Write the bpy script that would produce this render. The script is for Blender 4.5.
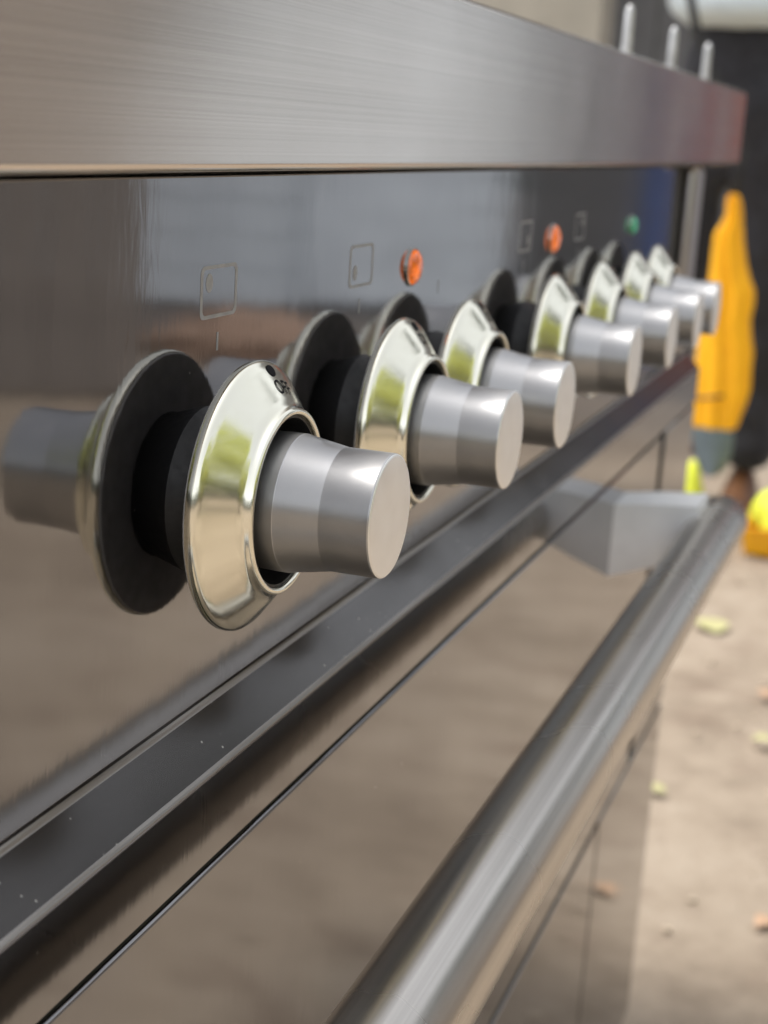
import bpy, bmesh, math, random
from mathutils import Vector, Matrix, noise

random.seed(7)
R = math.radians
S = bpy.context.scene
COL = S.collection
for o in list(bpy.data.objects):
    bpy.data.objects.remove(o)

# ------------------------------------------------------------ camera
cd = bpy.data.cameras.new('camera')
cam = bpy.data.objects.new('camera', cd)
COL.objects.link(cam)
S.camera = cam
RIGHT = Vector((0.33004645, -0.94190969, 0.06225333))
DOWN = Vector((-0.20495963, -0.13588127, -0.96929244))
FWD = Vector((0.921445, 0.30715211, -0.23790059))
CPOS = Vector((-0.38996684, -0.18340492, 0.10167003))
m = Matrix((RIGHT, -DOWN, -FWD)).transposed().to_4x4()
m.translation = CPOS
cam.matrix_world = m
cd.sensor_fit = 'VERTICAL'
cd.sensor_height = 36.0
cd.lens = 1578.02 / 1024 * 36.0
cd.clip_start = 0.01
cd.clip_end = 500
cd.dof.use_dof = True
cd.dof.focus_distance = 0.425
cd.dof.aperture_fstop = cd.lens / 3.9
cd.dof.aperture_blades = 0

# ------------------------------------------------------------ sky, sun, exposure
SUN_DIR = Vector((-0.06, 0.35, 0.93)).normalized()      # towards the sun
sun_el = math.asin(SUN_DIR.z)
sun_az = math.atan2(SUN_DIR.x, SUN_DIR.y)
W = bpy.data.worlds.new('World')
S.world = W
W.use_nodes = True
wn = W.node_tree
bg = wn.nodes['Background']
sky = wn.nodes.new('ShaderNodeTexSky')
sky.sky_type = 'NISHITA'
sky.sun_disc = False
sky.sun_elevation = sun_el
sky.sun_rotation = sun_az
sky.air_density = 1.0
sky.dust_density = 2.5
hz = wn.nodes.new('ShaderNodeHueSaturation')           # thin high haze whitens the sky
hz.inputs['Saturation'].default_value = 0.18
wn.links.new(sky.outputs[0], hz.inputs['Color'])
wn.links.new(hz.outputs[0], bg.inputs[0])
bg.inputs[1].default_value = 0.15
sd = bpy.data.lights.new('sun', 'SUN')
sd.energy = 1.4
sd.angle = R(10)
sd.color = (1.0, 0.94, 0.85)
sun = bpy.data.objects.new('sun', sd)
COL.objects.link(sun)
sun.rotation_euler = (-SUN_DIR).to_track_quat('-Z', 'Y').to_euler()
sun.location = (0, 0, 6)
S.view_settings.view_transform = 'Standard'
S.view_settings.look = 'None'
S.view_settings.exposure = 1.1
S.view_settings.gamma = 1.0
S.view_settings.use_curve_mapping = False
S.cycles.max_bounces = 10
S.cycles.glossy_bounces = 8

GZ = -0.75                                              # ground level

# ------------------------------------------------------------ helpers
def link(name, me, mat=None, parent=None, smooth=False):
    o = bpy.data.objects.new(name, me)
    COL.objects.link(o)
    if mat is not None and len(me.materials) == 0:
        me.materials.append(mat)
    if parent is not None:
        o.parent = parent
        o.matrix_parent_inverse = Matrix()
    if smooth:
        for p in me.polygons:
            p.use_smooth = True
    return o

def obj(name, bm, mat, parent=None, smooth=False, auto=None, flat=False):
    bmesh.ops.recalc_face_normals(bm, faces=bm.faces)
    me = bpy.data.meshes.new(name)
    bm.to_mesh(me)
    bm.free()
    o = link(name, me, mat, parent, smooth)
    if auto:
        me.set_sharp_from_angle(angle=R(auto))
    if flat:                                           # keep the big plane faces truly flat beside their rounded edges
        big = {ek for p in me.polygons if max(abs(c) for c in p.normal) > .99999 and p.area > 2e-5 for ek in p.edge_keys}
        at = me.attributes.get('sharp_edge') or me.attributes.new('sharp_edge', 'BOOLEAN', 'EDGE')
        for e in me.edges:
            if tuple(sorted(e.vertices)) in big:
                at.data[e.index].value = True
    return o

def empty(name, loc=(0, 0, 0), rz=0, parent=None):
    o = bpy.data.objects.new(name, None)
    COL.objects.link(o)
    o.location = loc
    o.rotation_euler = (0, 0, rz)
    o.empty_display_size = 0.1
    if parent:
        o.parent = parent
    return o

def tag(o, label=None, cat=None, group=None, kind=None):
    if label: o['label'] = label
    if cat: o['category'] = cat
    if group: o['group'] = group
    if kind: o['kind'] = kind
    return o

def box(bm, x0, x1, y0, y1, z0, z1, bev=0.0, seg=2):
    r = bmesh.ops.create_cube(bm, size=1.0)
    vs = r['verts']
    for v in vs:
        v.co = Vector((x0 + (v.co.x + .5) * (x1 - x0), y0 + (v.co.y + .5) * (y1 - y0), z0 + (v.co.z + .5) * (z1 - z0)))
    if bev > 0:
        es = list({e for v in vs for e in v.link_edges})
        bmesh.ops.bevel(bm, geom=es, offset=bev, segments=seg, affect='EDGES', profile=0.5)
    return vs

def bbox(name, x0, x1, y0, y1, z0, z1, mat, parent=None, bev=0.0, seg=2):
    bm = bmesh.new()
    box(bm, x0, x1, y0, y1, z0, z1, bev, seg)
    return obj(name, bm, mat, parent, smooth=bev > 0, auto=35 if bev > 0 else None)

def lathe_y(bm, prof, n=96, x=0.0, z=0.0, close=False):
    """profile of (t, r): t is the distance out of the front (towards -Y)"""
    rings = []
    for t, r in prof:
        if r < 1e-6:
            rings.append([bm.verts.new((x, -t, z))])
        else:
            rings.append([bm.verts.new((x + r * math.cos(2 * math.pi * i / n), -t, z + r * math.sin(2 * math.pi * i / n))) for i in range(n)])
    pairs = list(zip(rings, rings[1:]))
    if close: pairs.append((rings[-1], rings[0]))
    for a, b in pairs:
        for i in range(n):
            j = (i + 1) % n
            if len(a) == 1 and len(b) == 1: continue
            if len(a) == 1: bm.faces.new((a[0], b[i], b[j]))
            elif len(b) == 1: bm.faces.new((a[i], a[j], b[0]))
            else: bm.faces.new((a[i], a[j], b[j], b[i]))

def tube(bm, pts, rad, n=10, cap=True):
    pts = [Vector(p) for p in pts]
    if not hasattr(rad, '__len__'): rad = [rad] * len(pts)
    rings = []
    up = Vector((0, 0, 1))
    prev = None
    for i, p in enumerate(pts):
        d = (pts[min(i + 1, len(pts) - 1)] - pts[max(i - 1, 0)]).normalized()
        if prev is None:
            a = d.cross(up)
            if a.length < 1e-3: a = d.cross(Vector((1, 0, 0)))
            a.normalize()
        else:
            a = (prev - d * prev.dot(d)).normalized()
        prev = a
        b = d.cross(a)
        rings.append([bm.verts.new(p + (a * math.cos(2 * math.pi * k / n) + b * math.sin(2 * math.pi * k / n)) * rad[i]) for k in range(n)])
    for a, b in zip(rings, rings[1:]):
        for i in range(n):
            j = (i + 1) % n
            bm.faces.new((a[i], a[j], b[j], b[i]))
    if cap:
        bm.faces.new(rings[0][::-1])
        bm.faces.new(rings[-1])

# ------------------------------------------------------------ materials
class NT:
    def __init__(s, name):
        s.m = bpy.data.materials.new(name)
        s.m.use_nodes = True
        s.t = s.m.node_tree
        s.b = s.t.nodes['Principled BSDF']
    def n(s, typ, **kw):
        nd = s.t.nodes.new(typ)
        for k, v in kw.items():
            if k.startswith('i_'):
                nd.inputs[k[2:].replace('_', ' ')].default_value = v
            else: setattr(nd, k, v)
        return nd
    def l(s, a, b): s.t.links.new(a, b)
    def co(s, scale=(1, 1, 1), rot=(0, 0, 0), gen=False):
        tc = s.n('ShaderNodeTexCoord')
        mp = s.n('ShaderNodeMapping')
        mp.inputs['Scale'].default_value = scale
        mp.inputs['Rotation'].default_value = rot
        s.l(tc.outputs['Object'], mp.inputs[0])
        return mp.outputs[0]
    def noise(s, vec, scale=1, detail=3, rough=.5, dist=0):
        nd = s.n('ShaderNodeTexNoise')
        nd.inputs['Scale'].default_value = scale
        nd.inputs['Detail'].default_value = detail
        nd.inputs['Roughness'].default_value = rough
        nd.inputs['Distortion'].default_value = dist
        s.l(vec, nd.inputs['Vector'])
        return nd.outputs['Fac']
    def ramp(s, fac, stops):
        nd = s.n('ShaderNodeValToRGB')
        e = nd.color_ramp.elements
        while len(e) < len(stops): e.new(.5)
        for k, (p, c) in enumerate(stops):
            e[k].position = p
            e[k].color = (c if len(c) == 4 else (*c, 1)) if hasattr(c, '__len__') else (c, c, c, 1)
        s.l(fac, nd.inputs[0])
        return nd.outputs[0]
    def mul(s, a, b, add=None):
        nd = s.n('ShaderNodeMath', operation='MULTIPLY_ADD' if add is not None else 'MULTIPLY')
        for k, v in enumerate((a, b) + ((add,) if add is not None else ())):
            if hasattr(v, 'links') or hasattr(v, 'is_linked'): s.l(v, nd.inputs[k])
            else: nd.inputs[k].default_value = v
        return nd.outputs[0]
    def add(s, a, b):
        nd = s.n('ShaderNodeMath', operation='ADD')
        s.l(a, nd.inputs[0]); s.l(b, nd.inputs[1])
        return nd.outputs[0]
    def bump(s, h, dist, strength=1.0, prev=None):
        nd = s.n('ShaderNodeBump')
        nd.inputs['Strength'].default_value = strength
        nd.inputs['Distance'].default_value = dist
        s.l(h, nd.inputs['Height'])
        if prev is not None: s.l(prev, nd.inputs['Normal'])
        return nd.outputs[0]
    def set(s, **kw):
        for k, v in kw.items():
            k = {'base': 'Base Color', 'metal': 'Metallic', 'rough': 'Roughness', 'normal': 'Normal', 'spec': 'Specular IOR Level',
                 'coat': 'Coat Weight', 'trans': 'Transmission Weight', 'emit': 'Emission Color', 'emits': 'Emission Strength',
                 'aniso': 'Anisotropic', 'anisor': 'Anisotropic Rotation', 'tan': 'Tangent', 'ior': 'IOR', 'sss': 'Subsurface Weight', 'sheen': 'Sheen Weight'}[k]
            if hasattr(v, 'is_linked'): s.l(v, s.b.inputs[k])
            else:
                if k in ('Base Color', 'Emission Color') and len(v) == 3: v = (*v, 1)
                s.b.inputs[k].default_value = v
        return s

def plain(name, c, rough=.5, metal=0, var=.15, scale=12, **kw):
    t = NT(name)
    v = t.co()
    f = t.noise(v, scale, 4)
    base = t.ramp(f, [(.3, tuple(x * (1 - var) for x in c)), (.7, tuple(min(1, x * (1 + var)) for x in c))])
    r = t.ramp(t.noise(v, scale * 2.3, 3), [(.3, max(0, rough * .8)), (.7, min(1, rough * 1.2))])
    t.set(base=base, metal=metal, rough=r, **kw)
    return t.m

def mat_front():
    t = NT('polished_dark_steel')
    v = t.co((1, 1, 1))
    st = t.co((260, 1, 55))
    big = t.noise(st, 1.0, 2, .5, .8)                     # vertical draw marks in the polish
    fine = t.noise(t.co((900, 1, 90)), 1.0, 2, .5)
    peel = t.noise(t.co((45, 1, 22)), 1.0, 2)
    n = t.bump(big, 0.000013)
    n = t.bump(fine, 0.000003, prev=n)
    n = t.bump(peel, 0.00005, prev=n)
    vo = t.n('ShaderNodeTexVoronoi', feature='F1')
    vo.inputs['Scale'].default_value = 150
    t.l(v, vo.inputs['Vector'])
    speck = t.ramp(vo.outputs['Distance'], [(.0, 1), (.09, 0)])
    where = t.ramp(t.noise(v, 60, 2), [(.60, 0), (.68, 1)])
    mk = t.mul(speck, where)
    dirt = t.ramp(t.noise(v, 14, 4), [(.4, (.245, .24, .245)), (.7, (.275, .27, .272))])
    mx = t.n('ShaderNodeMix', data_type='RGBA')
    t.l(mk, mx.inputs['Factor']); t.l(dirt, mx.inputs['A']); mx.inputs['B'].default_value = (.75, .72, .66, 1)
    r = t.ramp(t.noise(t.co((7, 1, 3)), 1, 3), [(.3, .055), (.75, .09)])
    r2 = t.mul(mk, .5, r)
    t.set(base=mx.outputs['Result'], metal=1.0, rough=r2, normal=n)
    return t.m

def mat_brushed(name, c, rough, sx, sz, amp=.00002, scratch=True, aniso=0.0):
    t = NT(name)
    a = t.noise(t.co((sx, sz if sx < 50 else 900, sz)), 1, 3, .6)
    big = t.noise(t.co((sx * 3, 60, 20)), 1, 3)
    n = t.bump(big, amp * 1.5)
    n = t.bump(a, amp, prev=n)
    base = t.ramp(t.noise(t.co((sx * .6, 600 if sx < 50 else 40, sz * .6)), 1, 4), [(.3, tuple(x * .9 for x in c)), (.7, tuple(min(1, x * 1.08) for x in c))])
    r = t.ramp(t.noise(t.co((9, 9, 9)), 1, 4), [(.3, rough * .85), (.7, rough * 1.2)])
    if scratch:
        w = t.noise(t.co((22, 22, 1700), (0, .10, 0)), 1, 1, .5)
        ms = t.noise(t.co((60, 60, 60)), 1, 2)
        sc = t.mul(t.ramp(w, [(.66, 0), (.72, 1)]), t.ramp(ms, [(.5, 0), (.65, 1)]))
        r = t.mul(sc, .25, r)
        n = t.bump(sc, .000003, prev=n)
    t.set(base=base, metal=1, rough=r, normal=n, aniso=aniso)
    return t.m

def mat_knob():
    t = NT('turned_aluminium')
    # fine rings turned around the axis (object Y)
    tc = t.n('ShaderNodeTexCoord')
    sp = t.n('ShaderNodeSeparateXYZ')
    t.l(tc.outputs['Object'], sp.inputs[0])
    nz = t.n('ShaderNodeTexNoise', noise_dimensions='1D')
    nz.inputs['Scale'].default_value = 3500
    nz.inputs['Detail'].default_value = 3
    t.l(sp.outputs['Y'], nz.inputs['W'])
    cl = t.noise(t.co((70, 70, 70)), 1, 4)
    base = t.ramp(cl, [(.3, (.42, .42, .425)), (.7, (.50, .495, .49))])
    r = t.ramp(cl, [(.3, .34), (.7, .44)])
    n = t.bump(nz.outputs['Fac'], .000012)
    t.set(base=base, metal=1, rough=r, normal=n, aniso=.45)
    return t.m

def mat_cap():
    t = NT('spun_aluminium_face')
    tc = t.n('ShaderNodeTexCoord')
    sp = t.n('ShaderNodeSeparateXYZ')
    t.l(tc.outputs['Object'], sp.inputs[0])
    cb = t.n('ShaderNodeCombineXYZ')
    t.l(sp.outputs['X'], cb.inputs[0]); t.l(sp.outputs['Z'], cb.inputs[2])
    ln = t.n('ShaderNodeVectorMath', operation='LENGTH')
    t.l(cb.outputs[0], ln.inputs[0])
    nz = t.n('ShaderNodeTexNoise', noise_dimensions='1D')
    nz.inputs['Scale'].default_value = 2600
    t.l(ln.outputs['Value'], nz.inputs['W'])
    n = t.bump(nz.outputs['Fac'], .000008)
    cl = t.noise(t.co((110, 110, 110)), 1, 4)
    t.set(base=t.ramp(cl, [(.3, (.93, .925, .92)), (.7, (.98, .975, .97))]), metal=1, rough=t.ramp(cl, [(.3, .46), (.7, .56)]), normal=n)
    return t.m

def mat_bezel():
    t = NT('champagne_chrome')
    cl = t.noise(t.co((40, 40, 40)), 1, 4)
    smear = t.noise(t.co((120, 30, 300), (.3, .2, .4)), 1, 5, .6, .6)
    r = t.ramp(smear, [(.45, .15), (.7, .24)])
    n = t.bump(t.noise(t.co((35, 35, 35)), 1, 1), .00010)
    base = t.ramp(cl, [(.3, (.88, .855, .72)), (.7, (.92, .90, .78))])
    t.set(base=base, metal=1, rough=r, normal=n)
    return t.m

def mat_ledge():
    t = NT('dusty_ledge_mirrored_dark')
    v = t.co()
    vo = t.n('ShaderNodeTexVoronoi', feature='F1')
    vo.inputs['Scale'].default_value = 210
    t.l(v, vo.inputs['Vector'])
    speck = t.mul(t.ramp(vo.outputs['Distance'], [(.03, 1), (.11, 0)]), t.ramp(t.noise(v, 90, 2), [(.48, 0), (.56, 1)]))
    mx = t.n('ShaderNodeMix', data_type='RGBA')
    t.l(speck, mx.inputs['Factor'])
    t.l(t.ramp(t.noise(t.co((8, 60, 60)), 1, 5), [(.3, (.060, .056, .054)), (.7, (.082, .077, .073))]), mx.inputs['A'])  # dark base stands in for tree canopy mirrored in the steel
    mx.inputs['B'].default_value = (.62, .60, .55, 1)
    t.set(base=mx.outputs['Result'], metal=.9, rough=t.mul(speck, .4, t.ramp(t.noise(v, 20, 3), [(.3, .13), (.7, .2)])))
    return t.m

def mat_ground():
    t = NT('sandy_concrete')
    v = t.co()
    a = t.noise(v, 1.3, 6, .6)
    b = t.noise(v, 14, 5, .65)
    c = t.noise(v, 90, 3, .6)
    base = t.ramp(t.add(t.mul(a, .6), t.mul(b, .4)), [(.36, (.19, .15, .112)), (.5, (.285, .232, .178)), (.64, (.35, .293, .232))])
    # ground turns darker farther along x, away from the cooker
    sp = t.n('ShaderNodeSeparateXYZ')
    t.l(v, sp.inputs[0])
    wob = t.mul(t.noise(v, 1.1, 4), 1.6)
    e = t.add(sp.outputs['X'], wob)
    far = t.ramp(t.mul(e, .1), [(.46, 0), (.60, 1)])
    mx = t.n('ShaderNodeMix', data_type='RGBA')
    t.l(far, mx.inputs['Factor']); t.l(base, mx.inputs['A'])
    dk = t.ramp(b, [(.35, (.075, .07, .068)), (.65, (.12, .11, .105))])
    t.l(dk, mx.inputs['B'])
    st = t.ramp(t.noise(t.co((5, 5, 5)), 1, 5, .7, 1.2), [(.52, 0), (.66, .55)])
    mz = t.n('ShaderNodeMix', data_type='RGBA')
    t.l(st, mz.inputs['Factor']); t.l(mx.outputs['Result'], mz.inputs['A']); mz.inputs['B'].default_value = (.16, .115, .085, 1)
    mx = mz
    n = t.bump(b, .01, .6)
    n = t.bump(c, .003, .8, n)
    t.set(base=mx.outputs['Result'], rough=.85, normal=n, spec=.3)
    return t.m

M = dict(
    ledge_edge=mat_brushed('ledge_edge_highlight', (.34, .32, .30), .32, 12, 300, .00001, False),  # tone stands in for highlights along the ledge fillets
    ledge=mat_ledge(),
    seal=plain('grey_green_seal', (.22, .23, .21), .6),
    front=mat_front(),
    trim=mat_brushed('brushed_steel_trim', (.70, .645, .59), .17, 3, 2600, .000010, False),
    bar=mat_brushed('brushed_steel_bar', (.54, .51, .47), .28, 3, 2000, .000004, False),
    bracket=plain('satin_aluminium', (.93, .94, .95), .45, metal=.0, scale=60, var=.05),
    edge=mat_brushed('steel_edge', (.62, .60, .56), .22, 12, 300, .00001, False),
    strip=mat_brushed('satin_grey_strip', (.42, .40, .40), .35, 300, 8, .00002, False),
    knob=mat_knob(), cap=mat_cap(), bezel=mat_bezel(),
    inner=plain('sleeve_black', (.014, .014, .014), .5, scale=200),
    black=plain('grey_moulded_plastic', (.60, .59, .58), .5, scale=200),
    gap=plain('gap_black', (.03, .03, .03), .7),
    ink=plain('black_print', (.006, .006, .008), .7, spec=.1),
    print=plain('pale_print', (.30, .30, .30), .45, scale=300),
    body=plain('charcoal_enamel', (.035, .035, .037), .25, scale=30),
    hob=plain('hob_enamel', (.03, .03, .03), .2),
    support=plain('pale_worn_support', (.52, .52, .52), .35, metal=.6, scale=80),
    ground=mat_ground(),
    wallbeige=plain('beige_render', (.42, .385, .32), .9, scale=6),
    shed=plain('pale_blue_boards', (.72, .79, .86), .7, scale=5),
    charcoal=plain('charcoal_boards', (.15, .147, .148), .75, scale=5),
    brownwood=plain('brown_boards', (.23, .205, .185), .8, scale=7),
    blue=plain('blue_paint', (.035, .07, .20), .45),
    brick=plain('red_brick', (.42, .10, .05), .85, scale=30),
    mortar=plain('mortar', (.36, .34, .30), .9, scale=50),
    roof=plain('grey_roof', (.10, .10, .105), .8),
    soil=plain('terracotta_soil', (.28, .19, .14), .95, scale=9, var=.3),
    bark=plain('bark', (.09, .065, .045), .9, scale=20, var=.4),
    trousers=plain('black_cotton', (.017, .017, .022), .85, scale=40, var=.3, sheen=.2),
    shirt=plain('pale_grey_cotton', (.66, .76, .82), .85, scale=30, var=.05),
    skin=plain('skin', (.50, .30, .21), .55, scale=60, var=.08),
    hair=plain('brown_hair', (.03, .018, .010), .6),
    shoe=plain('brown_leather', (.11, .045, .015), .5),
    orange=plain('orange_fabric', (1.0, .47, .002), .6, scale=25, var=.06),
    greyblue=plain('grey_blue_fabric', (.13, .17, .19), .7, scale=25),
    strap=plain('black_webbing', (.02, .02, .02), .8),
    yellow=plain('fluorescent_yellow', (.72, .80, .06), .6, scale=20, var=.08),
    traymat=plain('orange_plastic', (.95, .45, .01), .4),
    terracotta=plain('terracotta_clay', (.34, .14, .075), .8, scale=30),
    leaf1=plain('yellow_green_leaf', (.42, .40, .20), .6, scale=60, var=.2),
    leaf2=plain('dry_orange_leaf', (.42, .27, .17), .7, scale=60, var=.2),
    pebble=plain('pale_stone', (.46, .38, .29), .85, scale=40, var=.25),
)

def mat_foliage(name, c1, c2):
    t = NT(name)
    oi = t.n('ShaderNodeTexCoord')
    f = t.noise(oi.outputs['Object'], 2.2, 4, .7)
    base = t.ramp(f, [(.3, c1), (.7, c2)])
    t.set(base=base, rough=.5)
    # thin leaves let some light through
    tr = t.n('ShaderNodeBsdfTranslucent')
    t.l(base, tr.inputs['Color'])
    ms = t.n('ShaderNodeMixShader')
    ms.inputs[0].default_value = .45
    out = t.t.nodes['Material Output']
    t.l(t.b.outputs[0], ms.inputs[1]); t.l(tr.outputs[0], ms.inputs[2]); t.l(ms.outputs[0], out.inputs[0])
    return t.m
M['fol1'] = mat_foliage('sunny_foliage', (.50, .54, .16), (.70, .73, .28))  # leaf colour raised to look sunlit and overexposed
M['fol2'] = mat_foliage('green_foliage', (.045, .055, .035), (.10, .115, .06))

def mat_lamp(name, c, e):
    t = NT(name)
    f = t.noise(t.co((260, 260, 260)), 1, 2, .5)
    base = t.ramp(f, [(.38, tuple(x * .45 for x in c)), (.6, c)])
    t.set(base=base, rough=.12, coat=.8, trans=.25, emit=base, emits=e)
    return t.m
M['amber'] = mat_lamp('amber_lens', (1.0, .20, .015), .28)
M['green'] = mat_lamp('green_lens', (.03, .45, .22), .18)

# ------------------------------------------------------------ the setting
def grid_sheet(name, x0, x1, y0, y1, nx, ny, z, mat, amp=0.0, f=1.0):
    bm = bmesh.new()
    vs = [[bm.verts.new((x0 + (x1 - x0) * i / nx, y0 + (y1 - y0) * j / ny, 0)) for j in range(ny + 1)] for i in range(nx + 1)]
    for row in vs:
        for v in row:
            v.co.z = z + amp * noise.noise(Vector((v.co.x * f, v.co.y * f, 3.1)))
    for i in range(nx):
        for j in range(ny):
            bm.faces.new((vs[i][j], vs[i + 1][j], vs[i + 1][j + 1], vs[i][j + 1]))
    return obj(name, bm, mat, smooth=True)
bm = bmesh.new()
def lv(i, n): 
    u = 2 * i / n - 1
    return math.copysign(abs(u) ** 3 * 150 + abs(u) * 8, u)
N = 90
vs = [[bm.verts.new((lv(i, N) + 1.5, lv(j, N), GZ)) for j in range(N + 1)] for i in range(N + 1)]
for row in vs:
    for v in row:
        v.co.z = GZ + (.012 * noise.noise(v.co * 1.7) if v.co.length < 30 else 0) - .006
for i in range(N):
    for j in range(N):
        bm.faces.new((vs[i][j], vs[i + 1][j], vs[i + 1][j + 1], vs[i][j + 1]))
tag(obj('ground', bm, M['ground'], smooth=True), 'dry beige sandy ground turning darker farther off', kind='structure')

# ------------------------------------------------------------ the cooker
cooker = empty('range_cooker', (0.43, 0.3, GZ))
OFF = Vector((-0.43, -0.3, -GZ))
tag(cooker, 'stainless steel range cooker with dark mirror front, seven control knobs and a long bar handle', 'cooker')
def cpart(name, bm, mat, smooth=False, auto=None, parent=None, flat=False):
    o = obj(name, bm, mat, parent or cooker, smooth, auto, flat)
    if parent is None: o.location = OFF
    return o
def cbox(name, x0, x1, y0, y1, z0, z1, mat, bev=0.0, seg=2, parent=None):
    bm = bmesh.new()
    box(bm, x0, x1, y0, y1, z0, z1, bev, seg)
    return cpart(name, bm, mat, bev > 0, 35 if bev > 0 else None, parent, bev > 0)

XL, XR = -0.27, 0.915
FY = -.0133                                           # the lower front stands this far in front of the fascia
cbox('body', XL + .004, XR - .004, .012, .60, -.665, .084, M['body'])
cbox('plinth', XL + .02, XR - .02, .04, .57, GZ + .005, -.667, M['gap'])
fascia = cbox('fascia', XL, .722, 0, .010, -.0658, .0858, M['front'], .0005, 3)
cbox('shadow_gap', XL, XR, .004, .0115, .0860, .0871, M['gap'])  # black strip stands in for the shadow line under the trim
cbox('top_trim', XL - .03, 1.070, -.008, .030, .0872, .1490, M['trim'], .0022, 4)
cbox('hob_plate', XL - .028, 1.068, .0305, .60, .10, .1455, M['hob'], .003, 2)
cbox('splash_guard', XL - .02, 1.06, .602, .612, .02, .20, M['trim'], .002, 2)
cbox('end_column', .7245, .778, .001, .011, -.0640, .0855, M['front'], .002, 3)
cbox('corner_recess', .780, .868, .009, .0115, -.0640, .0855, M['gap'])
cbox('corner_strip', .870, XR, -.001, .011, -.0640, .0855, M['strip'], .006, 4)
# dusty ledge sloping out from the fascia to the lower front
bm = bmesh.new()
sec = [(.0115, -.0642), (.0002, -.0642), (-.0006, -.0636), (-.0012, -.0640), (-.0016, -.0648), (-.0125, -.0754), (-.0131, -.0758), (FY - .0002, -.0763), (FY - .0002, -.0768), (.0115, -.0768)]
A_ = [bm.verts.new((XL, y, z)) for y, z in sec]
B_ = [bm.verts.new((XR, y, z)) for y, z in sec]
for k in range(len(sec)):
    j = (k + 1) % len(sec)
    bm.faces.new((A_[k], A_[j], B_[j], B_[k]))
bm.faces.new(A_); bm.faces.new(B_)
bmesh.ops.recalc_face_normals(bm, faces=bm.faces)
for f in bm.faces: f.material_index = 0
ledge = cpart('ledge', bm, M['ledge_edge'])
bm = bmesh.new()                                       # dusty face on the slope, mirrored canopy's dark in its colour
o_ = .00025
q_ = [(-.0019 - o_ * .7, -.0651 + o_ * .7), (-.0123 - o_ * .7, -.0752 + o_ * .7)]
v_ = [bm.verts.new((x, y, z)) for x, (y, z) in ((XL + .0005, q_[0]), (XR - .0005, q_[0]), (XR - .0005, q_[1]), (XL + .0005, q_[1]))]
bm.faces.new(v_)
obj('ledge_face', bm, M['ledge'], ledge)
cbox('front_rail', XL, XR, FY, .011, -.1032, -.0770, M['front'], .0005, 3)
# oven door and lower doors
door = cbox('oven_door', XL, .748, FY, .011, -.3640, -.1055, M['front'], .0012, 3)
cbox('side_panel', .772, XR, FY + .0005, .011, -.3640, -.1055, M['front'], .0012, 3)
cbox('storage_door', XL, .642, FY, .011, -.6640, -.3700, M['front'], .0012, 3)
cbox('drawer_front', .652, XR, FY + .0005, .011, -.6640, -.3700, M['front'], .0012, 3)
for k, (x, y) in enumerate(((XL + .06, .08), (XR - .06, .08), (XL + .06, .52), (XR - .06, .52))):
    bm = bmesh.new()
    tube(bm, [(x, y, GZ - .004), (x, y, GZ + .012), (x, y, -.66)], [.022, .02, .016], 16)
    cpart('leg', bm, M['strip'], True, 40)

cbox('door_seal', XL, XR - .001, FY + .0028, .009, -.1053, -.1034, M['seal'])
cbox('door_seal', XL, XR - .001, FY + .0028, .009, -.3698, -.3642, M['seal'])

# door handle: round bar on two tapered brackets
BY, BZ, BR = -.0735, -.1384, .0172
bm = bmesh.new()
n = 64
xs = [-.22, -.2185, -.217] + [-.217 + (.862) * i / 30 for i in range(1, 31)] + [.6465, .648]
rr = [BR - .003, BR - .0008, BR] + [BR] * 30 + [BR - .0008, BR - .003]
rings = [[bm.verts.new((x, BY + r * math.cos(2 * math.pi * k / n), BZ + r * math.sin(2 * math.pi * k / n))) for k in range(n)] for x, r in zip(xs, rr)]
for a, b in zip(rings, rings[1:]):
    for k in range(n):
        bm.faces.new((a[k], a[(k + 1) % n], b[(k + 1) % n], b[k]))
bm.faces.new(rings[0]); bm.faces.new(rings[-1])
cpart('handle_bar', bm, M['bar'], True, 40)
for x0 in (-.215, .580):
    bm = bmesh.new()
    # tapered block, deep at the door and slimmer where it meets the bar
    sec = [(FY + .0008, -.1225, -.1700), (-.038, -.1190, -.1605), (-.066, -.1165, -.1490)]
    for x in (x0, x0 + .042):
        pass
    L = []
    for y, zt, zb in sec:
        L.append([bm.verts.new(c) for c in ((x0, y, zt), (x0 + .042, y, zt), (x0 + .042, y, zb), (x0, y, zb))])
    for a, b in zip(L, L[1:]):
        for k in range(4):
            bm.faces.new((a[k], a[(k + 1) % 4], b[(k + 1) % 4], b[k]))
    bm.faces.new(L[0]); bm.faces.new(L[-1])
    bmesh.ops.bevel(bm, geom=[e for e in bm.edges if len(e.link_faces) == 2 and e.calc_face_angle(0) > 1], offset=.002, segments=3, affect='EDGES')
    cpart('handle_bracket', bm, M['bracket'], True, 35)

# indicator lamps
def lamp(x, z, mat, r=.0070):
    bm = bmesh.new()
    lathe_y(bm, [(.0, r + .0006), (.0008, r + .0006), (.0010, r)], 40, x, z)
    rim = cpart('indicator_light', bm, M['edge'], True, 50)
    bm = bmesh.new()
    rings = [(.0008, r)]
    for k in range(1, 5):                              # faceted jewel lens
        rings.append((.0008 + .0030 * math.sin(k * math.pi / 8), r * math.cos(k * math.pi / 8 * .98)))
    lathe_y(bm, rings + [(.0039, 0)], 14, x, z)
    obj('lens', bm, mat, rim)
lamp(.174, .0510, M['amber'], .0066)
lamp(.4015, .0510, M['amber'])
lamp(.6170, .0500, M['green'], .0055)

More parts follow.
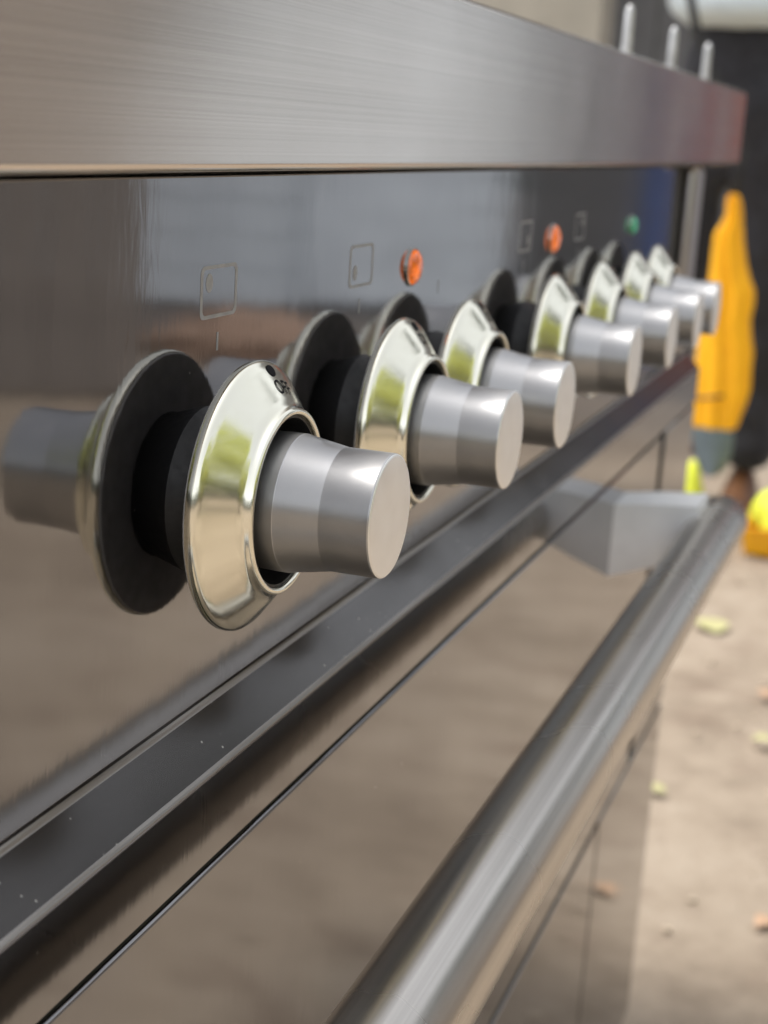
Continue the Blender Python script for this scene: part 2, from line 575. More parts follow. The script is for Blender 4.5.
# hotplate symbols printed on the fascia: rounded square outline, dot in one corner, index line below
def icon(x, cz=.0548, dot=(-.006, .002), w=.0118, h=.0072, lw=.0010, square=True):
    bm = bmesh.new()
    Y = -.00005
    if square:
        def rr_pts(a, b, rad):
            P_ = []
            for cx_, cy_, a0 in ((a - rad, b - rad, 0), (-a + rad, b - rad, 90), (-a + rad, -b + rad, 180), (a - rad, -b + rad, 270)):
                for k in range(5):
                    an = R(a0 + 90 * k / 4)
                    P_.append((cx_ + rad * math.cos(an), cy_ + rad * math.sin(an)))
            return P_
        o_ = [bm.verts.new((x + a, Y, cz + b)) for a, b in rr_pts(w, h, .0022)]
        i_ = [bm.verts.new((x + a, Y, cz + b)) for a, b in rr_pts(w - lw * 1.6, h - lw, .0017)]
        for k in range(len(o_)):
            j = (k + 1) % len(o_)
            bm.faces.new((o_[k], o_[j], i_[j], i_[k]))
        c = [bm.verts.new((x + dot[0] + .0022 * math.cos(2 * math.pi * k / 20), Y, cz + dot[1] + .0026 * math.sin(2 * math.pi * k / 20))) for k in range(20)]
        bm.faces.new(c)
    l = [bm.verts.new((x + a, Y, b)) for a, b in ((-.0006, .0384), (.0006, .0384), (.0006, .0435), (-.0006, .0435))]
    bm.faces.new(l)
    o = obj('hotplate_symbol', bm, M['print'], fascia)
    return o

KX = [0.0, .1257, .2094, .357, .4672, .5653, .6436]
icon(.0055, dot=(-.0063, .0025))
icon(.1190, dot=(-.0060, -.0022))
icon(.2094, square=False)
icon(.3450, dot=(.0060, -.0022))
icon(.4640, dot=(.0060, .0025))
icon(.5653, square=False)

# knobs
def slant(u):                                          # u 0..1 from the lip to the rim of the skirt -> (t, r)
    prof = [(.0237, .0262), (.0222, .0282), (.0205, .0305), (.0187, .0329), (.0169, .0353), (.0157, .0368)]
    f = u * (len(prof) - 1)
    k = min(int(f), len(prof) - 2)
    f -= k
    return (prof[k][0] * (1 - f) + prof[k + 1][0] * f, prof[k][1] * (1 - f) + prof[k + 1][1] * f)
BEZEL = [(.0124, .0368), (.0124, .0372), (.0130, .0375), (.0138, .0376), (.0148, .0375), (.0157, .0368), (.0169, .0353),
         (.0187, .0329), (.0205, .0305), (.0222, .0282), (.0234, .0266), (.0243, .0260), (.0252, .0259), (.0259, .0256), (.0262, .0250),
         (.0261, .0243), (.0257, .0240), (.0250, .0239)]
def make_knob():
    bm = bmesh.new()
    # black backplate and sleeve behind the skirt
    lathe_y(bm, [(.0118, 0), (.0118, .0366), (.0122, .0369), (.0150, .0345), (.0150, 0)], 72)
    root = obj('control_knob', bm, M['black'], cooker, True, 40)
    bm = bmesh.new()
    lathe_y(bm, [(0, .0235), (.0020, .0230), (.0100, .0205), (.0117, .0205)], 40)
    obj('shaft', bm, M['inner'], root, True, 40)  # broadened and blackened to stand in for shade behind the bezel
    bm = bmesh.new()
    lathe_y(bm, [(.0152, .0195), (.0152, .02385), (.0249, .02385), (.0249, .0231), (.0156, .0230), (.0156, .0195)], 72)
    obj('sleeve', bm, M['inner'], root, True, 40)
    bm = bmesh.new()
    lathe_y(bm, BEZEL, 128)
    bz = obj('bezel', bm, M['bezel'], root, True, 60)
    bm = bmesh.new()
    lathe_y(bm, [(.0152, .0188), (.0250, .0192), (.0288, .0192), (.0290, .0191), (.0408, .01705), (.0411, .0170), (.0546, .0170), (.0550, .01685)], 128)
    gp = obj('grip', bm, M['knob'], root, True, 3.5)
    bm = bmesh.new()
    lathe_y(bm, [(.0550, .01685), (.0553, .0165), (.0554, .0160), (.0554, .008), (.0554, 0)], 128)
    obj('cap', bm, M['cap'], root, True, 60)
    return root
knob = make_knob()

# OFF and the dot, laid onto the slanted skirt
def to_skirt(u, v, v0):                                # u along the circle, v outwards (mm-sized metres)
    t, r = slant(v0 + v / .0130)
    a = u / .0315 + (.19 if v0 < .6 else .11)
    return Vector((r * math.sin(a), -t, r * math.cos(a)))
cu = bpy.data.curves.new('off_text', 'FONT')
cu.body = 'OFF'
cu.size = .0055
cu.align_x = 'CENTER'
cu.align_y = 'CENTER'
cu.offset = .00001
cu.space_character = 1.12
cu.resolution_u = 3
to = bpy.data.objects.new('off_text', cu)
COL.objects.link(to)
bpy.context.view_layer.update()
me = bpy.data.meshes.new_from_object(to.evaluated_get(bpy.context.evaluated_depsgraph_get()))
bpy.data.objects.remove(to)
bm = bmesh.new()
bm.from_mesh(me)
bpy.data.meshes.remove(me)
bmesh.ops.triangulate(bm, faces=bm.faces)
bmesh.ops.subdivide_edges(bm, edges=bm.edges, cuts=1, use_grid_fill=True)
for v in bm.verts:
    q = to_skirt(v.co.x, v.co.y, .42)
    nrm = Vector((q.x, 0, q.z)).normalized() * .60 + Vector((0, -.8, 0))
    v.co = q + nrm * .00016
txt = obj('off_lettering', bm, M['ink'], knob)
bm = bmesh.new()
vs = []
for k in range(24):
    a = 2 * math.pi * k / 24
    q = to_skirt(.0022 * math.cos(a), .0019 * math.sin(a), .80)
    nrm = Vector((q.x, 0, q.z)).normalized() * .60 + Vector((0, -.8, 0))
    vs.append(bm.verts.new(q + nrm * .00016))
bm.faces.new(vs)
obj('index_dot', bm, M['ink'], knob)

knobs = [knob]
for x in KX[1:]:
    c = knob.copy()
    COL.objects.link(c)
    c.parent = cooker
    for ch in knob.children:
        d = ch.copy()
        COL.objects.link(d)
        d.parent = c
    knobs.append(c)
for k, x in zip(knobs, KX):
    k.location = OFF + Vector((x, 0, 0))

# pan supports standing along the front of the hob
for x in (.648, .823, 1.000):
    bm = bmesh.new()
    tube(bm, [(x, .020, .147), (x, .020, .165), (x, .020, .180), (x, .020, .1835), (x, .020, .185)], [.0042, .0034, .0032, .0024, .0010], 14)
    cpart('pan_support', bm, M['support'], True, 50)

# ------------------------------------------------------------ things in front of and beyond the cooker
def board_wall(name, label, cat, p0, p1, h, mat, bw=.16, thick=.03, horizontal=False, postmat=None):
    p0, p1 = Vector((*p0, GZ)), Vector((*p1, GZ))
    d = p1 - p0
    L = d.length
    rz = math.atan2(d.y, d.x)
    t = empty(name, p0, rz)
    tag(t, label, cat)
    nb = max(1, round(L / bw))
    if horizontal:
        nb = max(1, round(h / bw))
        bm = bmesh.new(); box(bm, 0, L, -thick / 2, thick / 2, 0, h / nb - .008, .003, 1)
    else:
        bm = bmesh.new(); box(bm, 0, L / nb - .008, -thick / 2, thick / 2, 0, h, .003, 1)
    first = obj('board', bm, mat, t)
    first.location = (0, 0, .01)
    for k in range(1, nb):
        c = first.copy()
        COL.objects.link(c)
        c.parent = t
        c.location = ((0, random.uniform(-.003, .003), .01 + k * h / nb) if horizontal else (k * L / nb, random.uniform(-.004, .004), .01 + random.uniform(-.006, .006)))
    np_ = max(2, round(L / 1.8) + 1)
    for k in range(np_):
        bm = bmesh.new()
        box(bm, -.045, .045, thick / 2 + .001, thick / 2 + .09, -.02, h - .02, .004, 1)
        o = obj('post', bm, postmat or mat, t)
        o.location = (min(max(k * L / (np_ - 1), .045), L - .045), 0, 0)
    for z in (.3, h - .3):
        bm = bmesh.new()
        box(bm, .0, L, thick / 2 + .0915, thick / 2 + .13, z - .04, z + .04)
        obj('rail', bm, postmat or mat, t)
    return t

board_wall('board_fence', 'tall charcoal vertical board fence behind the person in black trousers', 'fence', (7.0, 1.60), (7.0, -1.70), 4.0, M['charcoal'], .16)  # top raised out of view so the handle bar mirrors grey
board_wall('unseen_brown_fence', 'unseen brown board fence added for its dark reflection, in front of the cooker to one side', 'fence', (3.92, -2.07), (2.2, -4.0), 1.9, M['brownwood'], .15)  # unseen fence added to mirror dark brown in the fascia

# beige rendered garden wall beyond the hob
t = empty('rendered_wall', (5.6, 3.0, GZ))
tag(t, 'beige rendered wall seen above the hob, left of the dark fence', 'wall')
bm = bmesh.new(); box(bm, -.12, .12, -1.93, 2.5, 0, 2.6, .01, 2)
obj('wall_body', bm, M['wallbeige'], t, True, 30)
bm = bmesh.new(); box(bm, -.16, .16, -1.95, 2.52, 2.602, 2.67, .01, 2)
obj('coping', bm, M['mortar'], t, True, 30)

# unseen shed added for a pale blue reflection: boards, door, window, roof
d0, d1 = Vector((6.85, -1.72)), Vector((5.5, -4.0))
dd = d1 - d0
shed = empty('unseen_shed', (d0.x, d0.y, GZ), math.atan2(dd.y, dd.x))
tag(shed, 'unseen pale blue boarded shed, added for its reflection, beside the charcoal fence', 'shed')
L = dd.length
bm = bmesh.new(); box(bm, .02, L - .02, .03, 2.0, 0, 2.05)
obj('shed_core', bm, M['mortar'], shed)
bm = bmesh.new(); box(bm, 0, L, -.012, .026, 0, .150, .003, 1)
fb = obj('board', bm, M['shed'], shed)
fb.location = (0, 0, .02)
for k in range(1, 13):
    c = fb.copy(); COL.objects.link(c); c.parent = shed; c.location = (0, random.uniform(-.003, .003), .02 + k * .157)
bm = bmesh.new(); box(bm, .25, .95, -.04, -.016, .05, 1.85, .004, 1)
dr = obj('door', bm, M['shed'], shed)
bm = bmesh.new(); box(bm, .85, .90, -.07, -.041, .9, 1.05, .004, 1)
obj('door_handle', bm, M['edge'], dr)
bm = bmesh.new(); box(bm, 1.4, 2.1, -.045, -.018, 1.05, 1.65, .004, 1)
wf = obj('window', bm, M['shirt'], shed)
bm = bmesh.new(); box(bm, 1.46, 2.04, -.050, -.046, 1.11, 1.59)
obj('pane', bm, M['body'], wf)
bm = bmesh.new()
v = [bm.verts.new(c) for c in ((-.15, -.2, 2.06), (L + .15, -.2, 2.06), (L + .15, 2.15, 2.45), (-.15, 2.15, 2.45), (-.15, -.2, 2.12), (L + .15, -.2, 2.12), (L + .15, 2.15, 2.51), (-.15, 2.15, 2.51))]
for f in ((0, 1, 2, 3), (4, 5, 6, 7), (0, 1, 5, 4), (1, 2, 6, 5), (2, 3, 7, 6), (3, 0, 4, 7)):
    bm.faces.new([v[i] for i in f])
obj('roof', bm, M['roof'], shed)

# unseen post and pier added for blue and red reflections
bm = bmesh.new()
tube(bm, [(0, 0, -.02), (0, 0, .02), (0, 0, 1.55), (0, 0, 1.60), (0, 0, 1.64)], [.062, .055, .055, .05, .02], 20)
o = obj('unseen_post', bm, M['blue'], None, True, 40)
o.location = (5.8, -.86, GZ)
tag(o, 'unseen slim blue post, added for its reflection, in front of the charcoal fence', 'post')
pier = empty('unseen_pier', (6.0, -.60, GZ))
tag(pier, 'unseen red brick pier, added for its reflection, next to the blue post', 'pier')
bm = bmesh.new(); box(bm, -.105, .105, -.105, .105, 0, 1.60)
obj('mortar_core', bm, M['mortar'], pier)
bm = bmesh.new(); box(bm, -.112, -.002, -.056, .056, 0, .065, .004, 1)
bk = obj('brick', bm, M['brick'], pier)
first = True
for r_ in range(21):
    for q in range(4):
        o = bk if first else bk.copy()
        if not first: COL.objects.link(o); o.parent = pier
        first = False
        cx_, cy_ = ((-.0, -.057), (-.0, .057), (.114, -.057), (.114, .057))[q]
        o.location = (cx_, cy_ + random.uniform(-.001, .001), .006 + r_ * .076)
bm = bmesh.new(); box(bm, -.14, .14, -.14, .14, 1.602, 1.66, .01, 2)
obj('cap_stone', bm, M['mortar'], pier)

# unseen soil heap, added for its reddish reflection (countless grains: one object)
bm = bmesh.new()
bmesh.ops.create_icosphere(bm, subdivisions=5, radius=1)
for v in bm.verts:
    q = v.co.copy()
    k = 1 + .25 * noise.fractal(q * 2.2, 1, 2, 5)
    v.co = Vector((q.x * .30 * k, q.y * .34 * k, max(-.05, q.z * .16 * k)))
o = obj('unseen_soil_heap', bm, M['soil'], None, True)
o.location = (4.9, -2.16, GZ)
tag(o, 'unseen low heap of reddish soil, added for its reflection, on the ground before the shed', 'soil heap', kind='stuff')

# ---- trees
def tree(loc, h, rad, fol, label, nleaf=9000, seed=1, lsize=.07, zsq=.9):
    rnd = random.Random(seed)
    t = empty('tree', (loc[0], loc[1], GZ))
    tag(t, label, 'tree', None)
    bm = bmesh.new()
    H = h * .55
    tube(bm, [(0, 0, -.05), (.03, .02, H * .3), (-.02, .05, H * .65), (.02, .0, H)], [.13, .10, .08, .055], 12)
    ends = []
    for k in range(9):
        a = k * 2.4 + rnd.random()
        z0 = H * rnd.uniform(.45, .95)
        e = Vector((math.cos(a) * rad * .75, math.sin(a) * rad * .75, h * .68 + rnd.uniform(-.2, .35) * rad))
        md = Vector((e.x * .45, e.y * .45, (z0 + e.z) * .52))
        tube(bm, [(0, 0, z0), md, e], [.05, .032, .012], 8)
        ends.append(e)
    obj('trunk', bm, M['bark'], t, True)
    verts, faces = [], []
    clumps = []
    for k in range(46):
        while True:
            q = Vector((rnd.uniform(-1, 1), rnd.uniform(-1, 1), rnd.uniform(-1, 1)))
            if .25 < q.length < 1: break
        clumps.append((Vector((q.x * rad, q.y * rad, h * .68 + q.z * rad * zsq)), rad * rnd.uniform(.16, .34)))
    for k in range(nleaf):
        c, r0 = clumps[k % len(clumps)]
        q = Vector((rnd.gauss(0, .55), rnd.gauss(0, .55), rnd.gauss(0, .45))) * r0
        p_ = c + q
        a = Vector((rnd.gauss(0, 1), rnd.gauss(0, 1), rnd.gauss(0, 1))).normalized()
        b = a.cross(Vector((rnd.gauss(0, 1), rnd.gauss(0, 1), rnd.gauss(0, 1)))).normalized()
        s = lsize * rnd.uniform(.6, 1.2)
        i = len(verts)
        verts += [p_ - a * s, p_ + b * s * .45, p_ + a * s, p_ - b * s * .45]
        faces.append((i, i + 1, i + 2, i + 3))
    me_ = bpy.data.meshes.new('crown')
    me_.from_pydata(verts, [], faces)
    link('crown', me_, fol, t)
    return t
tree((-1.9, -5.2), 3.6, 1.5, M['fol1'], 'small tree with sunny yellow green leaves, straight out from the cooker front', 12000, 1)
tree((.7, -6.3), 4.0, 1.6, M['fol1'], 'yellow green tree right of the nearest small tree, in front of the cooker', 12000, 2)
tree((3.6, -8.3), 4.6, 2.0, M['fol2'], 'dark green tree beyond the brown board fence', 9000, 4)
tree((9.2, .2), 4.4, 1.5, M['fol2'], 'unseen dark green tree, added for a dark reflection, close behind the charcoal fence, on its right', 12000, 7, .13)  # unseen tree added to darken what the handle bar mirrors
tree((9.4, 2.6), 5.2, 2.0, M['fol2'], 'unseen dark green tree, added for a dark reflection, close behind the charcoal fence, on its left', 12000, 8, .13)  # second added tree, out of view, for the same dark reflection
tree((10.5, -6.5), 6.0, 2.6, M['fol2'], 'tall green tree rising behind the pale blue shed', 9000, 5, .11)
tree((11.5, 5.2), 6.2, 2.6, M['fol2'], 'tall green tree beyond the beige wall', 9000, 6, .11)

# far-off belt of wood round the yard (reads as one mass)
rnd = random.Random(11)
verts, faces = [], []
for k in range(26000):
    a = rnd.uniform(0, 2 * math.pi)
    rr_ = rnd.uniform(24, 30)
    top = 4.2 + 2.2 * noise.noise(Vector((math.cos(a) * 4, math.sin(a) * 4, 0)))
    z = rnd.random() ** .8 * top
    p_ = Vector((rr_ * math.cos(a), rr_ * math.sin(a), GZ + z))
    u = Vector((rnd.gauss(0, 1), rnd.gauss(0, 1), rnd.gauss(0, 1))).normalized()
    w = u.cross(Vector((rnd.gauss(0, 1), rnd.gauss(0, 1), rnd.gauss(0, 1)))).normalized()
    s = rnd.uniform(.22, .42)
    i = len(verts)
    verts += [p_ - u * s, p_ + w * s * .6, p_ + u * s, p_ - w * s * .6]
    faces.append((i, i + 1, i + 2, i + 3))
me_ = bpy.data.meshes.new('distant_wood')
me_.from_pydata(verts, [], faces)
tag(link('distant_wood', me_, M['fol2']), 'belt of distant green woodland all round the yard', 'woodland', kind='stuff')

# ---- person, seen from hips to feet behind the far end of the cooker
def skin_mesh(name, pts, edges, radii, mat, parent, sub=2):
    me_ = bpy.data.meshes.new(name)
    me_.from_pydata(pts, edges, [])
    o = bpy.data.objects.new(name, me_)
    COL.objects.link(o)
    md = o.modifiers.new('skin', 'SKIN')
    md.use_smooth_shade = True
    for v, r_ in zip(me_.skin_vertices[0].data, radii):
        v.radius = r_ if hasattr(r_, '__len__') else (r_, r_)
        v.use_root = False
    me_.skin_vertices[0].data[0].use_root = True
    ms = o.modifiers.new('sub', 'SUBSURF')
    ms.levels = ms.render_levels = sub
    bpy.context.view_layer.update()
    dg = bpy.context.evaluated_depsgraph_get()
    new = bpy.data.meshes.new_from_object(o.evaluated_get(dg))
    bpy.data.objects.remove(o)
    new.name = name
    return link(name, new, mat, parent, True)

# local frame: x right of the figure as seen from the cooker is -Y in the world; the figure faces -X/+Y
PX, PY = 3.45, .30
person = empty('person', (PX, PY, GZ), 0)
tag(person, 'person in black trousers and pale grey shirt standing beyond the far end of the cooker', 'person')
# body: one continuous skin surface (mostly under the clothes)
bp = [(0, 0, .93), (0, 0, 1.15), (0, 0, 1.38), (0, 0, 1.50), (-.01, 0, 1.60), (-.01, 0, 1.72),
      (0, .095, .86), (.01, .10, .50), (.02, .105, .10),
      (0, -.095, .86), (.0, -.11, .50), (.02, -.12, .10),
      (0, .18, 1.42), (.02, .23, 1.20), (-.16, .17, 1.34),
      (0, -.18, 1.42), (.02, -.23, 1.20), (-.16, -.17, 1.36)]
be = [(0, 1), (1, 2), (2, 3), (3, 4), (4, 5), (0, 6), (6, 7), (7, 8), (0, 9), (9, 10), (10, 11), (2, 12), (12, 13), (13, 14), (2, 15), (15, 16), (16, 17)]
br = [.10, .10, .13, .06, .085, .085, .07, .055, .04, .07, .055, .04, .06, .042, .030, .06, .042, .030]
body = skin_mesh('body', bp, be, br, M['skin'], person)
# trousers: hips and two tapering legs with fabric folds
tp = [(0, 0, 1.22), (0, 0, .95), (0, .085, .84), (.0, .095, .66), (.01, .10, .50), (.02, .105, .28), (.02, .105, .085),
      (0, -.085, .84), (0, -.10, .66), (0, -.11, .50), (.02, -.12, .28), (.02, -.12, .085)]
te = [(0, 1), (1, 2), (2, 3), (3, 4), (4, 5), (5, 6), (1, 7), (7, 8), (8, 9), (9, 10), (10, 11)]
tr_ = [(.14, .12), (.165, .135), .105, .092, .080, .068, .066, .105, .092, .080, .068, .066]
trs = skin_mesh('trousers', tp, te, tr_, M['trousers'], person, 3)
for v in trs.data.vertices:
    k = .012 * noise.noise(Vector((v.co.x * 9, v.co.y * 9, v.co.z * 16)))
    v.co += v.normal * k
# shirt: torso and short sleeves, hanging over the hips
sp_ = [(0, 0, 1.10), (0, 0, 1.20), (0, 0, 1.34), (0, 0, 1.46), (0, .17, 1.43), (.01, .22, 1.26), (0, -.17, 1.43), (.01, -.22, 1.26)]
se = [(0, 1), (1, 2), (2, 3), (2, 4), (4, 5), (2, 6), (6, 7)]
sr = [(.235, .175), (.20, .155), (.19, .15), .085, .085, .07, .085, .07]
sh = skin_mesh('shirt', sp_, se, sr, M['shirt'], person, 3)
for v in sh.data.vertices:
    v.co.y *= 1.22
    v.co += v.normal * (.010 * noise.noise(Vector((v.co.x * 8, v.co.y * 12, v.co.z * 5))))
# head details
bm = bmesh.new()
bmesh.ops.create_uvsphere(bm, u_segments=24, v_segments=16, radius=1)
for v in bm.verts:
    v.co = Vector((.02 + v.co.x * .100, v.co.y * .090, 1.725 + v.co.z * .085))
obj('hair', bm, M['hair'], person, True)
for s in (-1, 1):
    bm = bmesh.new()
    bmesh.ops.create_uvsphere(bm, u_segments=10, v_segments=8, radius=.012)
    o = obj('eye', bm, M['shirt'], person, True)
    o.location = (-.085, s * .032, 1.675)
    # hand: palm with four fingers and a thumb, lightly curled, in front of the belly
    w0 = Vector((-.16, s * .17, 1.34 if s > 0 else 1.36))
    hp = [tuple(w0), tuple(w0 + Vector((-.05, 0, .0)))]
    he = [(0, 1)]
    hr = [.022, .026]
    for f in range(4):
        b0 = w0 + Vector((-.085, 0, .026 - .0175 * f))
        ln_ = (.034, .040, .037, .028)[f]
        i = len(hp)
        hp += [tuple(b0), tuple(b0 + Vector((-ln_, -s * .004, -.004))), tuple(b0 + Vector((-ln_ * 1.6, -s * .018, -.012)))]
        he += [(1, i), (i, i + 1), (i + 1, i + 2)]
        hr += [.0095, .0085, .0075]
    i = len(hp)
    hp += [tuple(w0 + Vector((-.05, -s * .02, .035))), tuple(w0 + Vector((-.075, -s * .03, .055)))]
    he += [(1, i), (i, i + 1)]
    hr += [.011, .009]
    skin_mesh('hand', hp, he, hr, M['skin'], person, 1)
    # shoes
    bm = bmesh.new()
    cy_ = s * .11
    prof = [(.10, .030, .075), (.07, .040, .095), (.02, .042, .10), (-.05, .044, .070), (-.12, .046, .055), (-.17, .036, .045), (-.195, .015, .035)]
    rows = []
    for x_, wd, ht in prof:
        rows.append([bm.verts.new((x_, cy_ + wd * math.cos(a_), max(.0, ht * math.sin(a_)))) for a_ in [math.pi * k / 10 for k in range(11)]])
    for a_, b_ in zip(rows, rows[1:]):
        for k in range(10):
            bm.faces.new((a_[k], a_[k + 1], b_[k + 1], b_[k]))
        bm.faces.new((a_[0], a_[-1], b_[-1], b_[0]))
    bm.faces.new(rows[0]); bm.faces.new(rows[-1])
    o = obj('shoe', bm, M['shoe'], person, True, 50)
    o.location = (.0, 0, .004)

# ---- orange bag hanging at the person's side from a black strap
def outline_solid(name, pts, depth, mat, parent, inflate=.02, folds=6, subdiv=3):
    """rounded cloth body from a front outline (y, z): filled, then puffed towards the middle"""
    bm = bmesh.new()
    cols = 18
    rows = []
    for z, ya, yb in pts:
        rows.append([])
        for side in (1, -1):
            ks = range(cols + 1) if side == 1 else range(cols - 1, 0, -1)
            for k in ks:
                u = k / cols
                puff = depth * math.sqrt(max(0, 1 - (2 * u - 1) ** 2))
                wv = 1 + .28 * math.sin(u * math.pi * folds + z * 13) * math.sin(u * math.pi)
                y = ya + (yb - ya) * u
                rows[-1].append(bm.verts.new((side * -puff * wv, y, z)))
    n_ = len(rows[0])
    for a_, b_ in zip(rows, rows[1:]):
        for k in range(n_):
            bm.faces.new((a_[k], a_[(k + 1) % n_], b_[(k + 1) % n_], b_[k]))
    bm.faces.new(rows[0]); bm.faces.new(rows[-1])
    return obj(name, bm, mat, parent, True, 60)

BX = 3.15
def pix(px, py, X):
    d = RIGHT * ((px - 384) / 1578.02) + DOWN * ((py - 512) / 1578.02) + FWD
    t_ = (X - CPOS.x) / d.x
    return CPOS + d * t_
ORG = pix(722, 425, BX)
bag = empty('shoulder_bag', ORG)
tag(bag, 'long orange fabric bag with a grey base hanging beside the black trousers', 'bag')
rows = []
for py, xa, xb in ((427, 690, 735), (423, 688, 738), (412, 688, 742), (400, 689, 747), (385, 692, 751), (365, 695, 752), (350, 697, 754), (335, 699, 752), (318, 703, 751), (300, 707, 755), (288, 708, 755), (278, 709, 751), (262, 711, 747), (246, 713, 745), (236, 714, 744), (230, 717, 744), (224, 722, 743), (214, 726, 743), (204, 726, 742), (197, 728, 740), (194, 731, 737)):
    a_, b_ = pix(xa, py, BX) - ORG, pix(xb, py, BX) - ORG
    rows.append(((a_.z + b_.z) / 2, a_.y, b_.y))
outline_solid('bag_body', rows, .026, M['orange'], bag, folds=5)
rows = []
for py, xa, xb in ((474, 702, 718), (468, 698, 726), (455, 693, 731), (440, 691, 734), (427.5, 691, 734)):
    a_, b_ = pix(xa, py, BX) - ORG, pix(xb, py, BX) - ORG
    rows.append(((a_.z + b_.z) / 2, a_.y, b_.y))
outline_solid('bag_base', rows, .030, M['greyblue'], bag, folds=1)
bm = bmesh.new()
a_, b_ = pix(691, 399, BX - .04) - ORG, pix(724, 396, BX - .045) - ORG
tube(bm, [a_, (a_ + b_) / 2 + Vector((-.006, 0, 0)), b_], .004, 8)
obj('seam_cord', bm, M['shoe'], bag, True)
bm = bmesh.new()
top_ = pix(733, 197, BX) - ORG
shoulder = Vector((PX - .06, PY + .20, GZ + 1.50)) - ORG
tube(bm, [top_ + Vector((0, 0, -.02)), top_ + Vector((.03, -.01, .10)), top_ + (shoulder - top_) * .45 + Vector((-.11, 0.0, 0)), top_ + (shoulder - top_) * .8 + Vector((-.16, 0, 0)), shoulder + Vector((0, 0, .01)), shoulder + Vector((.10, 0, -.02))], .010, 8)
obj('strap', bm, M['strap'], bag, True)

# ---- small fluorescent marker cone by the person's feet
g = pix(689, 503, 3.30)
bm = bmesh.new()
def lathe_z(bm, prof, n=32):
    rings = [[bm.verts.new((r_ * math.cos(2 * math.pi * k / n), r_ * math.sin(2 * math.pi * k / n), z)) for k in range(n)] for z, r_ in prof]
    for a_, b_ in zip(rings, rings[1:]):
        for k in range(n):
            bm.faces.new((a_[k], a_[(k + 1) % n], b_[(k + 1) % n], b_[k]))
    bm.faces.new(rings[0]); bm.faces.new(rings[-1])
cone = empty('marker_cone', (3.33, pix(689, 500, 3.33).y, GZ))
tag(cone, 'small fluorescent yellow cone on the ground just past the cooker', 'cone')
lathe_z(bm, [(.012, .040), (.05, .032), (.09, .021), (.118, .012), (.124, .006)])
obj('cone_body', bm, M['yellow'], cone, True, 50)
bm = bmesh.new(); box(bm, -.046, .046, -.046, .046, 0, .0118, .003, 2)
obj('cone_foot', bm, M['yellow'], cone, True, 40)

# ---- yellow sack lying in an orange tray
tx = 3.10
ty = pix(775, 520, tx).y
tray = empty('plastic_tray', (tx, ty, GZ))
tag(tray, 'bright orange plastic tray on the ground at the right edge', 'tray')
bm = bmesh.new()
lo = [bm.verts.new(c) for c in ((-.10, -.10, .0), (.10, -.10, .0), (.10, .050, .0), (-.10, .050, .0))]
hi = [bm.verts.new(c) for c in ((-.12, -.12, .058), (.12, -.12, .058), (.12, .060, .058), (-.12, .060, .058))]
ih = [bm.verts.new(c) for c in ((-.114, -.114, .058), (.114, -.114, .058), (.114, .054, .058), (-.114, .054, .058))]
il = [bm.verts.new(c) for c in ((-.095, -.095, .006), (.095, -.095, .006), (.095, .045, .006), (-.095, .045, .006))]
for A_, B_ in ((lo, hi), (hi, ih), (ih, il)):
    for k in range(4):
        bm.faces.new((A_[k], A_[(k + 1) % 4], B_[(k + 1) % 4], B_[k]))
bm.faces.new(lo); bm.faces.new(il)
obj('tray_shell', bm, M['traymat'], tray)
bm = bmesh.new(); box(bm, -.126, .126, -.126, .066, .0585, .064, .002, 2)
bmesh.ops.delete(bm, geom=[f for f in bm.faces if abs(f.normal.z) > .9 and f.calc_area() > .02], context='FACES')
obj('tray_rim', bm, M['traymat'], tray)
bm = bmesh.new()
bmesh.ops.create_icosphere(bm, subdivisions=5, radius=1)
for v in bm.verts:
    q = v.co.copy()
    k = 1 + .13 * noise.fractal(q * 1.8, 1, 2, 4)
    v.co = Vector((q.x * .09 * k, q.y * .075 * k, q.z * .062 * k))
o = obj('sack', bm, M['yellow'], None, True)
o.location = (tx, ty - .025, GZ + .076)
tag(o, 'crumpled fluorescent yellow sack resting in the orange tray', 'sack')

# ---- added pot standing in for a brown reflection at the cooker's end
pt = pix(680, 452, 4.1)
o_ = empty('stand_in_pot', (4.1, pt.y + .01, GZ))
tag(o_, 'added terracotta pot standing in for a brown reflection, half hidden by the end of the cooker', 'pot')
bm = bmesh.new()
lathe_z(bm, [(0, .045), (.005, .048), (.13, .064), (.13, .058), (.03, .045)])
obj('pot_body', bm, M['terracotta'], o_, True, 40)
bm = bmesh.new()
lathe_z(bm, [(.105, .0665), (.107, .070), (.150, .073), (.152, .068), (.131, .0645)])
obj('pot_rim', bm, M['terracotta'], o_, True, 40)

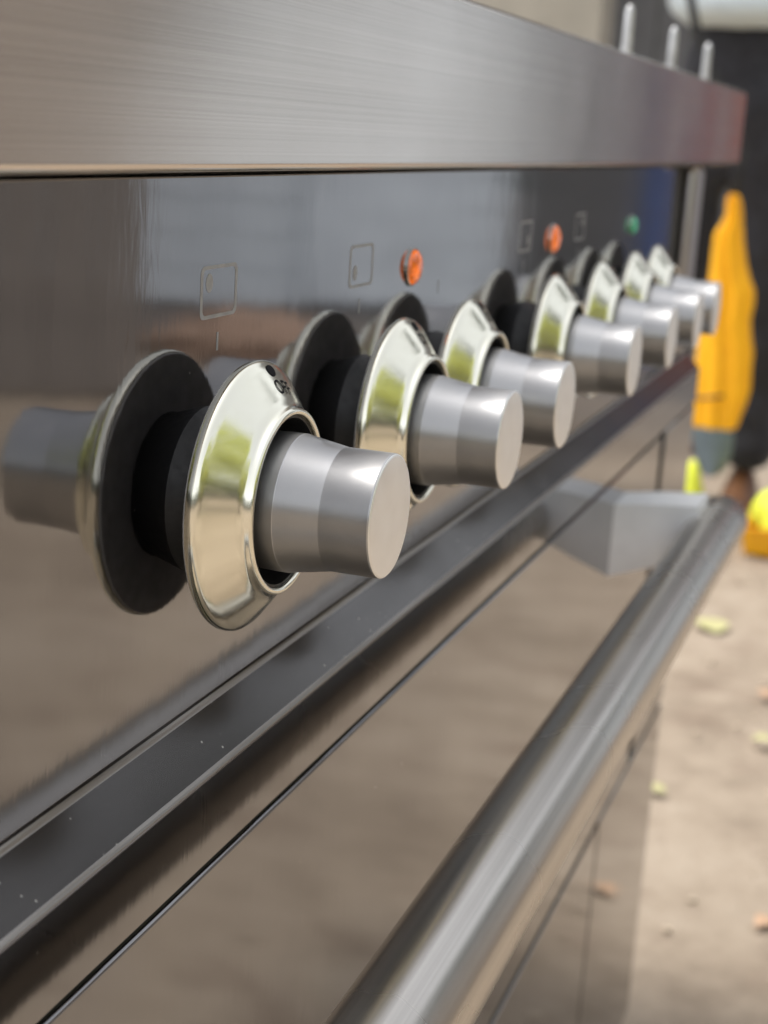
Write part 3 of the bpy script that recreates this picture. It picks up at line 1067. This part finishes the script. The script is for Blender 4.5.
# ---- fallen leaves, each one a thing
def leaf(px, py, size, mat, label, rz):
    d = RIGHT * ((px - 384) / 1578.02) + DOWN * ((py - 512) / 1578.02) + FWD
    t_ = (GZ + .01 - CPOS.z) / d.z
    p_ = CPOS + d * t_
    bm = bmesh.new()
    n_ = 8
    up, dn = [], []
    for k in range(n_ + 1):
        u = k / n_
        w = max(.02, .36 * math.sin(math.pi * u ** .8)) * size
        for s_, lst in ((1, up), (-1, dn)):
            lst.append(bm.verts.new(((u - .5) * size, s_ * w, .004 + .012 * u * (1 - u) + abs(w) * .15)))
    mid = [bm.verts.new(((k / n_ - .5) * size, 0, .004 + .02 * (k / n_) * (1 - k / n_))) for k in range(n_ + 1)]
    for k in range(n_):
        for lst in (up, dn):
            try: bm.faces.new((mid[k], mid[k + 1], lst[k + 1], lst[k]))
            except ValueError: pass
    o = obj('leaf', bm, mat, None, True)
    o.location = (p_.x, p_.y, GZ)
    o.rotation_euler = (0, 0, rz)
    tag(o, label, 'leaf', 'leaves fallen on the ground')
leaf(711, 622, .085, M['leaf1'], 'pale yellow green leaf on the ground nearest the handle end', .4)
leaf(655, 785, .034, M['leaf1'], 'small yellow leaf against the lower corner of the cooker', 1.2)
leaf(764, 736, .036, M['leaf1'], 'greenish leaf at the right edge of the ground, above the orange one', 2.0)
leaf(766, 690, .034, M['leaf2'], 'pinkish dry leaf at the right edge, uppermost of the dry ones', .2)
leaf(765, 918, .034, M['leaf2'], 'bright orange dry leaf at the right edge near the bottom', 2.6)

# grit and pebbles nobody could count
rnd = random.Random(5)
bm = bmesh.new()
for k in range(900):
    x_, y_ = rnd.uniform(.4, 4.2), rnd.uniform(-2.2, .9)
    if y_ > -.02 and x_ < 1.05: continue
    r_ = rnd.uniform(.002, .006)
    g_ = bmesh.ops.create_icosphere(bm, subdivisions=1, radius=r_)
    for v in g_['verts']:
        v.co = Vector((v.co.x * rnd.uniform(.8, 1.4) + x_, v.co.y * rnd.uniform(.8, 1.3) + y_, v.co.z * .55 + GZ + .001))
tag(obj('gravel', bm, M['pebble'], None, True), 'loose grit and small stones scattered on the sandy ground', 'gravel', kind='stuff')
